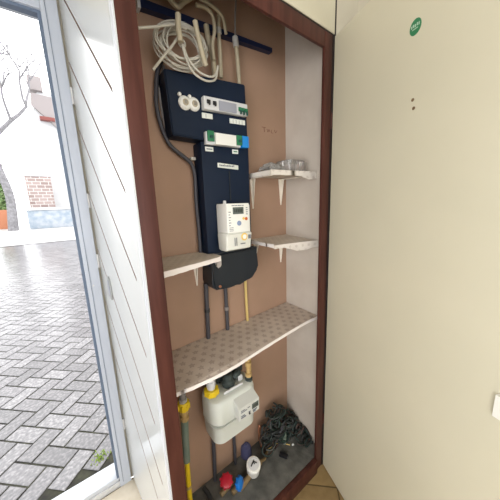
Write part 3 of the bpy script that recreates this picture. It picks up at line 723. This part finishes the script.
# supply riser at the left
t = thing('gas_riser', (.12, .20, ZI), 'gas supply riser with yellow valve beside the left frame post', 'gas pipe')
rx, ry = .134, .205
B().tube([(rx, ry, .8205), (rx, ry, .66)], .0125, 14, smooth=1).build('steel_pipe', 'cable_lgrey', t)
b = B(); b.lathe((rx, ry, .612), (0, 0, 1), [(0, .020), (.004, .023), (.034, .023), (.038, .020)], 10)
for k in range(8):
    a_ = k*math.pi/4+.2; c = Vector((rx+.023*math.cos(a_), ry+.023*math.sin(a_), .631)); b.box(c-Vector((.003, .003, .012)), c+Vector((.003, .003, .012)), .001)
part(b.build('union_nut', 'yellow', t), 'yellow union nut')
B().lathe((rx, ry, .650), (0, 0, 1), [(0, .016), (.012, .016), (.013, .013)]).build('collar', 'galv', t)
B().lathe((rx, ry, .560), (0, 0, 1), [(0, .012), (.004, .018), (.016, .018), (.020, .013), (.034, .013), (.038, .018), (.051, .018)], 8).build('brass_valve', 'brass', t)
B().tube([(rx-.001, ry, .561), (rx-.006, ry, .46), (rx-.009, ry, .362)], .0145, 14).build('sleeve', 'greenpipe', t)
B().tube([(rx-.009, ry, .363), (rx-.011, ry, .25), (rx-.013, ry, ZI+.001)], .0105, 14).build('yellow_pipe', 'yellow', t)
B().lathe((rx-.0125, ry, .225), (0, 0, 1), [(0, .013), (.012, .013)]).build('clamp', 'brass', t)

# ------------------------------------------------------------------ plumbing on the cupboard floor
wm = Z(253, 468, .125)
t = thing('water_meter', (wm.x, wm.y, ZI), 'round white water meter with an open lid on the cupboard floor', 'water meter')
b = B(); b.tube([(wm.x-.10, wm.y-.022, ZI+.022), (wm.x-.05, wm.y-.012, ZI+.024), (wm.x, wm.y, ZI+.026), (wm.x+.055, wm.y+.010, ZI+.024)], .0125, 12); b.build('brass_body', 'brass_dull', t)
b = B(); b.lathe((wm.x, wm.y, ZI+.022), Vector((-.12, -.25, 1)), [(0, .027), (.008, .032), (.046, .032), (.052, .035), (.070, .035), (.074, .032)]); wb = b.build('white_housing', 'white_pl', t)
ax = Vector((-.12, -.25, 1)).normalized(); top = Vector((wm.x, wm.y, ZI+.022))+ax*.0745
B().lathe(top, ax, [(0, .027), (.0015, .027)]).build('dial', 'unit_grey', t)
b = B(); b.tube([top+Vector((-.018, -.004, .003)), top+Vector((-.004, .002, .008)), top+Vector((.012, .012, .003))], .0028, 6)
b.tube([top+Vector((.002, -.006, .003)), top+Vector((.004, .004, .006)), top+Vector((.014, -.008, .002))], .0024, 6); b.build('dial_mark', 'black', t)
# valves
def valve(pz, zc, knob_m, lab, r_, face):
    c = pz
    t = thing('stop_valve', (c.x, c.y, ZI), lab, 'valve', 'stop valves on the cupboard floor')
    B().tube([(c.x-.035, c.y-.004, ZI+.018), (c.x, c.y, ZI+.020), (c.x+.035, c.y+.006, ZI+.020)], .012, 12).build('valve_body', 'brass_dull', t)
    b = B(); top_ = Vector((c.x, c.y, zc)); ax_ = Vector(face).normalized()
    b.tube([(c.x, c.y, ZI+.026), top_], .008, 10, smooth=1); b.build('stem', 'brass', t)
    b = B(); b.lathe(top_, ax_, [(0, r_*.6), (.003, r_), (.016, r_), (.020, r_*.8), (.021, r_*.3)], 16)
    u_, w_ = orth(ax_)
    for k in range(8):
        q = top_ + ax_*.009 + (u_*math.cos(k*math.pi/4)+w_*math.sin(k*math.pi/4))*r_
        b.lathe(q-ax_*.007, ax_, [(0, r_*.16), (.014, r_*.16)], 8)
    b.build('hand_wheel', knob_m, t); return t
valve(Z(226.5, 486, .115), .140, 'red', 'brass stop valve with a red hand wheel, left of the blue one', .028, (-.1, -.35, 1))
valve(Z(238, 486, .105), .122, 'bluek', 'brass stop valve with a blue hand wheel, beside the red one', .025, (.5, -.8, .35))
c = Z(246, 449, .12)
t = thing('pipe_cap', (c.x, c.y, ZI), 'violet-blue round pipe cap behind the white water meter', 'pipe cap')
B().lathe((c.x, c.y, ZI+.0005), (0, 0, 1), [(0, .030), (.045, .029), (.058, .024), (.062, .012)]).build('cap', 'bluecap', t)
B().lathe((c.x, c.y, ZI+.062), (0, 0, 1), [(0, .010), (.012, .009)]).build('nipple', 'bluecap', t)
# pipes along the floor
tag(B().tube([(wm.x+.055, wm.y+.010, ZI+.030), (.52, .165, ZI+.014), (.56, .19, ZI+.012), (.585, .205, ZI+.012)], .0075, 10).build('water_pipe', 'brass_dull'), 'brass coloured pipe running from the water meter to the cable heap', 'pipe')
tag(B().tube([(.085, .075, ZI+.010), (.14, .09, ZI+.012), (.19, .14, ZI+.012), (.21, .20, ZI+.014), (.205, .245, ZI+.02)], .010, 10).build('water_pipe', 'cable_dark'), 'dark pipe crossing the cupboard floor under the gas meter', 'pipe')
# heap of dark cable in the corner
b = B(); rnd = random.Random(3)
for k in range(80):
    u_ = rnd.random(); side = k % 4 == 3
    if side: cx = .745+.035*rnd.random(); cy = .07+.17*rnd.random(); hmax = .015+.35*max(0, cy-.07)
    else: cx = .545+.225*u_; cy = .225-.05*rnd.random(); hmax = .05+.17*math.exp(-((cx-.635)/.085)**2)
    cz = ZI+.010+rnd.random()*hmax
    if not side: cy -= .06*(1-min(1, (cz-ZI)/.15))*rnd.random()
    r1 = (.014 if side else .018)+.026*rnd.random(); ph = rnd.random()*6; tl = rnd.random()*2
    P = []
    for j in range(6+int(rnd.random()*3)):
        a_ = ph+j*.95; q = Vector((cx+r1*math.cos(a_), cy+r1*.7*math.sin(a_)*math.cos(tl), cz+r1*.8*math.sin(a_)*math.sin(tl)+.006*j*rnd.random()))
        q.x = min(q.x, XS-.010); q.y = min(q.y, D-.010); q.z = max(q.z, ZI+.008); P.append(q)
    b.tube(P, .0035+.0045*rnd.random(), 7, smooth=4)
tag(b.build('cable_tangle', 'tangle'), 'dark tangled heap of cables in the right back corner of the cupboard floor', 'cable tangle', None, 'stuff')
lo_labels = [('cable_grey', 'dark grey hose loop in the middle of the corner heap', [(.60, .18, .12), (.63, .16, .19), (.67, .17, .20), (.70, .19, .14), (.71, .20, .10)], .008),
             ('greenpipe', 'green-grey hose curving up out of the cable heap', [(.665, .16, .09), (.672, .165, .15), (.66, .19, .20), (.64, .22, .22)], .009),
             ('copper', 'reddish brown cable at the left of the cable heap', [(.548, .22, .10), (.540, .23, .16), (.552, .24, .22), (.568, .23, .17)], .006),
             ('cable_dark', 'black cable running along the foot of the plastered wall', [(.70, .22, .18), (.74, .20, .16), (.77, .15, .12), (.785, .10, .095), (.788, .06, .092)], .008)]
for m_, lab, P, r_ in lo_labels: tag(B().tube(P, r_, 9).build('hose', m_), lab, 'hose')
# loose bits
c = Z(283.5, 455, ZI+.01)
b = B(); b.box((-.011, -.022, 0), (.011, .022, .014), .003, Matrix.Translation((c.x, c.y, ZI+.0005)) @ Matrix.Rotation(.5, 4, 'Z')); tag(b.build('black_clip', 'black'), 'small black plastic clip lying on the cupboard floor', 'clip')
tag(B().tube([Z(268, 449, ZI+.004), Z(276, 444, ZI+.01), Z(283, 443.5, ZI+.006), Z(290, 445, ZI+.004)], .0022, 6).build('wire', 'gold'), 'short yellow wire on the floor in front of the cable heap', 'wire')
for k, (px, py, m_, lab) in enumerate(((293, 444.5, 'unit_grey', 'pale crumb of plaster right of the yellow wire'), (302, 440, 'galv', 'grey crumb of plaster near the plastered wall'), (265, 459, 'copper', 'reddish pebble right of the water meter'))):
    c = Z(px, py, ZI+.004); b = B(); bmesh.ops.create_icosphere(b.bm, subdivisions=2, radius=.0058)
    for v in b.bm.verts: v.co = Vector((v.co.x*1.3, v.co.y, max(v.co.z*.7, -.0035)))*(1+.15*math.sin(v.co.x*900+k)) + Vector((c.x, c.y, ZI+.004))
    tag(b.build('debris', m_), lab, 'debris')

# ------------------------------------------------------------------ outside
def gz_(y): return -.05 + max(0, (y-4))*.025
b = B()
for ya, yb in ((.70, 4), (4, 24), (24, 60)):
    b.bm.faces.new([b.bm.verts.new(v) for v in ((-30, ya, gz_(ya)-.006 if ya < 12 else gz_(ya)), (30, ya, gz_(ya)-.006), (30, yb, gz_(yb)-.006), (-30, yb, gz_(yb)-.006))])
o = b.build('ground_joints', 'joint', smooth=False); o['kind'] = 'structure'; o['label'] = 'sandy bed under the brick paving outside'; o['category'] = 'ground'; 
Lb, Wb, g_ = .222, .111, .009
rot = math.radians(-45)
b = B()
ca, sa = math.cos(rot), math.sin(rot)
def paver(x0, y0, x1, y1):
    x0 += g_/2; y0 += g_/2; x1 -= g_/2; y1 -= g_/2
    vs = []
    jit = random.uniform(-.0015, .0015)
    c = [(x0, y0), (x1, y0), (x1, y1), (x0, y1)]; i_ = .004
    ci = [(x0+i_, y0+i_), (x1-i_, y0+i_), (x1-i_, y1-i_), (x0+i_, y1-i_)]
    W_ = lambda p: (p[0]*ca-p[1]*sa-.5, p[0]*sa+p[1]*ca+3)
    for p in (c, ci):
        for q in p:
            wx, wy = W_(q); vs.append((wx, wy, gz_(wy)+jit-(.003 if p is c else 0)))
    cx, cy = W_(((x0+x1)/2, (y0+y1)/2))
    if cy < .80 or cy > 15 or cx < -6-.2*cy or cx > 1.0+.05*cy: return
    v = [b.bm.verts.new(q) for q in vs]
    b.bm.faces.new(v[4:])
    for k in range(4): b.bm.faces.new((v[k], v[(k+1) % 4], v[4+(k+1) % 4], v[4+k]))
for i in range(-140, 140):
    for j in range(-70, 70):
        ox = (i+2*j)*Wb; oy = (i-2*j)*Wb
        wx = ox*ca-oy*sa-.5; wy = ox*sa+oy*ca+3
        if wy < .3 or wy > 15.5 or wx < -10 or wx > 2.5: continue
        paver(ox, oy, ox+2*Wb, oy+Wb); paver(ox, oy+Wb, ox+Wb, oy+3*Wb)
o = b.build('ground_paving', 'paver', smooth=False); o['kind'] = 'structure'; o['label'] = 'grey brick paving in a herringbone bond outside the doorway'; o['category'] = 'paving'
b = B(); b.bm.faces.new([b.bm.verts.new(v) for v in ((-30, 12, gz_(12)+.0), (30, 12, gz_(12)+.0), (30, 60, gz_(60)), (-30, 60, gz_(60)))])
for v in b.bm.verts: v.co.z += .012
o = b.build('ground_far', 'far_ground', smooth=False); o['kind'] = 'structure'; o['label'] = 'far paving up to the houses, coloured pale for glare'; o['category'] = 'paving'  # lighter colour imitates glare over the distant yard
# moss tuft
c = Z(100, 457, -.05); b = B(); rnd = random.Random(5)
for k in range(60):
    p_ = Vector((c.x+rnd.gauss(0, .022), c.y+rnd.gauss(0, .018), -.051)); d_ = Vector((rnd.uniform(-.01, .01), rnd.uniform(-.01, .01), rnd.uniform(.005, .016)))
    b.tube([p_, p_+d_], lambda t_: .003*(1-t_)+.0008, 5, smooth=1)
tag(b.build('moss', 'moss'), 'small patch of green moss between the pavers by the threshold', 'moss', None, 'stuff')
# canopy over the doorway
sbox('trim_9', (-1.6, .70, 2.34), (.6, .98, 2.40), 'soffit', label='pale underside of the canopy over the doorway', cat='canopy')

YH = 22.0
def oh(px, py, y=YH): return Y(px, py, y)
hz0 = gz_(YH)
t = thing('neighbour_house', (.5, YH+2, hz0), 'tall pale neighbouring house with a chimney across the paved yard', 'house')
a, c = oh(31.5, 95), oh(52, 90)
xl = oh(36, 160).x; 
b = B(); b.prism([(-.9, YH, hz0), (8, YH, hz0), (8, YH, 9.2), (-.2, YH, 9.2), (-.55, YH, 8.8)], (0, 6, 0)); b.build('wall', 'render_white', t, smooth=False)
b = B(); b.prism([(-.65, YH-.25, 8.3), (.95, YH-.25, 6.6), (.95, YH-.25, 8.9), (-.55, YH-.25, 9.0)], (0, .24, 0)); part(b.build('gable_tiles', 'roof_tile', t), 'pinkish hung tiles on the gable')
b = B(); b.box((-.62, YH-.3, 9.2), (.10, YH+.6, 10.05), .03); b.build('chimney', 'roof_tile', t)
c0, c1 = oh(40, 119), oh(55, 121); b = B(); b.box((c0.x, YH-.4, c0.z-.12), (c1.x, YH-.005, c0.z+.10), .02); part(b.build('ridge_tile', 'roof_red', t), 'small dark red roof end')
b = B(); b.box((.95, YH-.12, .6), (1.05, YH-.02, 8.8)); b.build('drainpipe', 'unit_grey', t)
t = thing('garden_wall', (-1.1, YH-1.2, gz_(YH-1.2)), 'pale reddish brick wall in front of the neighbouring house', 'brick wall')
a, c = oh(24, 176, YH-1.2), oh(50, 176, YH-1.2)
b = B(); b.box((a.x, YH-1.2, gz_(YH-1.2)), (c.x, YH-.6, a.z)); b.build('brickwork', 'brick', t)
b = B(); b.box((a.x-.06, YH-1.25, a.z+.002), (c.x+.06, YH-.55, a.z+.14), .02); b.build('coping', 'render_white', t)
a, c = oh(26, 209, YH-3), oh(72, 209, YH-3); zg = gz_(YH-3)+.013
t = thing('planter_wall', ((a.x+c.x)/2, YH-2.6, zg), 'low blue-grey planter wall at the edge of the yard', 'planter')
b = B(); b.box((a.x, YH-3, zg), (c.x, YH-2.2, a.z-.1), .04); b.build('wall_body', 'bluegrey', t)
b = B(); b.box((a.x-.05, YH-3.06, a.z-.098), (c.x, YH-2.15, a.z+.04), .03); b.build('coping', 'render_white', t)
# planter and shrubs at the far left
a, c = oh(-6, 206, YH-1.6), oh(11, 206, YH-1.6); zg = gz_(YH-1.6)+.013
tag(B().box((a.x, YH-1.6, zg), (c.x, YH-1.2, a.z-.25), .05).build('flower_box', 'terracotta'), 'orange-brown planter box at the foot of the bare tree', 'planter')
def shrub(cx, cy, z0, rx, rz, n, seed, lab):
    rnd = random.Random(seed); t = thing('shrub', (cx, cy, z0), lab, 'shrub')
    b = B(); b.tube([(cx, cy, z0), (cx+.05, cy, z0+rz)], .05, 7, smooth=1); b.build('stem', 'bark', t)
    b = B()
    for k in range(n):
        d = Vector((rnd.gauss(0, 1), rnd.gauss(0, 1), rnd.gauss(0, 1))).normalized()*(rnd.random()**.4)
        p_ = Vector((cx+d.x*rx, cy+d.y*rx, z0+rz+.1+d.z*rz)); u_, w_ = orth(Vector((rnd.gauss(0, 1), rnd.gauss(0, 1), rnd.gauss(0, 1)))); s_ = .10+.08*rnd.random()
        b.bm.faces.new([b.bm.verts.new(q) for q in (p_-u_*s_, p_-w_*s_*.5, p_+u_*s_, p_+w_*s_*.5)])
    b.build('foliage', 'hedge', t, smooth=False)
q = oh(12, 200, YH-2.5); shrub(q.x-.75, YH-.4, gz_(YH-.4), .55, 1.6, 900, 1, 'green shrub next to the trunk of the bare tree')
q = oh(-2, 190, YH-1); shrub(q.x-2.6, YH+1.6, gz_(YH+1.6), 1.3, 2.1, 1200, 2, 'green shrub at the far left behind the planter box')
# bare tree
rnd = random.Random(11)
q = oh(9, 210, 19); base = Vector((q.x, 19, gz_(19)))
def branch(b, p, d, ln, r_, depth):
    P = [p]; dd = d.normalized()
    for k in range(4):
        dd = (dd+Vector((rnd.gauss(0, .10), rnd.gauss(0, .10), rnd.gauss(0, .05)+.04))).normalized(); P.append(P[-1]+dd*ln/4)
    b.tube(P, lambda t_: r_*(1-.45*t_), 6 if depth > 2 else 5, smooth=2)
    if depth == 0: return
    for k in range(3 if depth > 1 else 2):
        i_ = rnd.choice((2, 3, 4)) if k else 4
        ax_ = Vector((rnd.gauss(0, 1), rnd.gauss(0, 1), rnd.gauss(0, .3))).normalized()
        nd = (dd*1.0+ax_*.75+Vector((0, 0, .15))).normalized()
        branch(b, P[i_], nd, ln*rnd.uniform(.62, .8), r_*.58, depth-1)
t = thing('bare_tree', base, 'leafless tree at the far left of the yard', 'tree')
b = B(); b.tube([base, base+Vector((.15, 0, 2)), base+Vector((-.1, 0, 4)), base+Vector((.15, 0, 5.8))], lambda t_: .24-.11*t_, 9); b.build('trunk', 'bark', t)
b = B()
for z_, d in ((5.8, (.15, 0, 1)), (4.6, (-.9, .2, .9)), (5.2, (.9, -.2, 1)), (3.6, (-1, 0, .5)), (5.6, (-.3, .6, 1))):
    branch(b, base+Vector((.1, 0, z_)), Vector(d), 2.3, .12, 4)
b.build('branches', 'bark', t)

# ------------------------------------------------------------------ light
w = bpy.data.worlds.new('sky'); SC.world = w; w.use_nodes = True; ns = w.node_tree.nodes; ls = w.node_tree.links
bg = ns['Background']
tc = ns.new('ShaderNodeTexCoord'); n = ns.new('ShaderNodeTexNoise'); n.inputs['Scale'].default_value = 1.6; n.inputs['Detail'].default_value = 4
ls.new(tc.outputs['Generated'], n.inputs['Vector'])
r = ramp(ns, [(.3, (.93, .96, 1.0)), (.7, (1, 1, 1))]); ls.new(n.outputs[0], r.inputs[0]); ls.new(r.outputs[0], bg.inputs[0])
bg.inputs[1].default_value = 3.6
def area(name, loc, rot, sx, sy, power, col):
    l = bpy.data.lights.new(name, 'AREA'); l.shape = 'RECTANGLE'; l.size = sx; l.size_y = sy; l.energy = power; l.color = col
    o = bpy.data.objects.new(name, l); COL.objects.link(o); o.location = loc; o.rotation_euler = rot; return o
# fill lights added at the unseen rear and side windows
area('rear_fill_light', (-.18, -2.69, 1.35), (math.radians(90), 0, math.radians(0)), 1.8, 1.0, 8, (.97, .985, 1.0))
area('side_fill_light', (-1.345, -1.32, 1.25), (math.radians(90), 0, math.radians(-90)), 1.6, 1.5, 27, (1.0, .985, .955))
# weak warm fill light added under the hall ceiling, out of view
l = area('ceiling_fill_light', (-.35, -1.25, 2.52), (0, 0, 0), .5, .5, 2.5, (1.0, .90, .76))

SC.view_settings.view_transform = 'Standard'; SC.view_settings.look = 'None'
SC.view_settings.exposure = 0.0; SC.view_settings.gamma = 1; SC.view_settings.use_curve_mapping = False
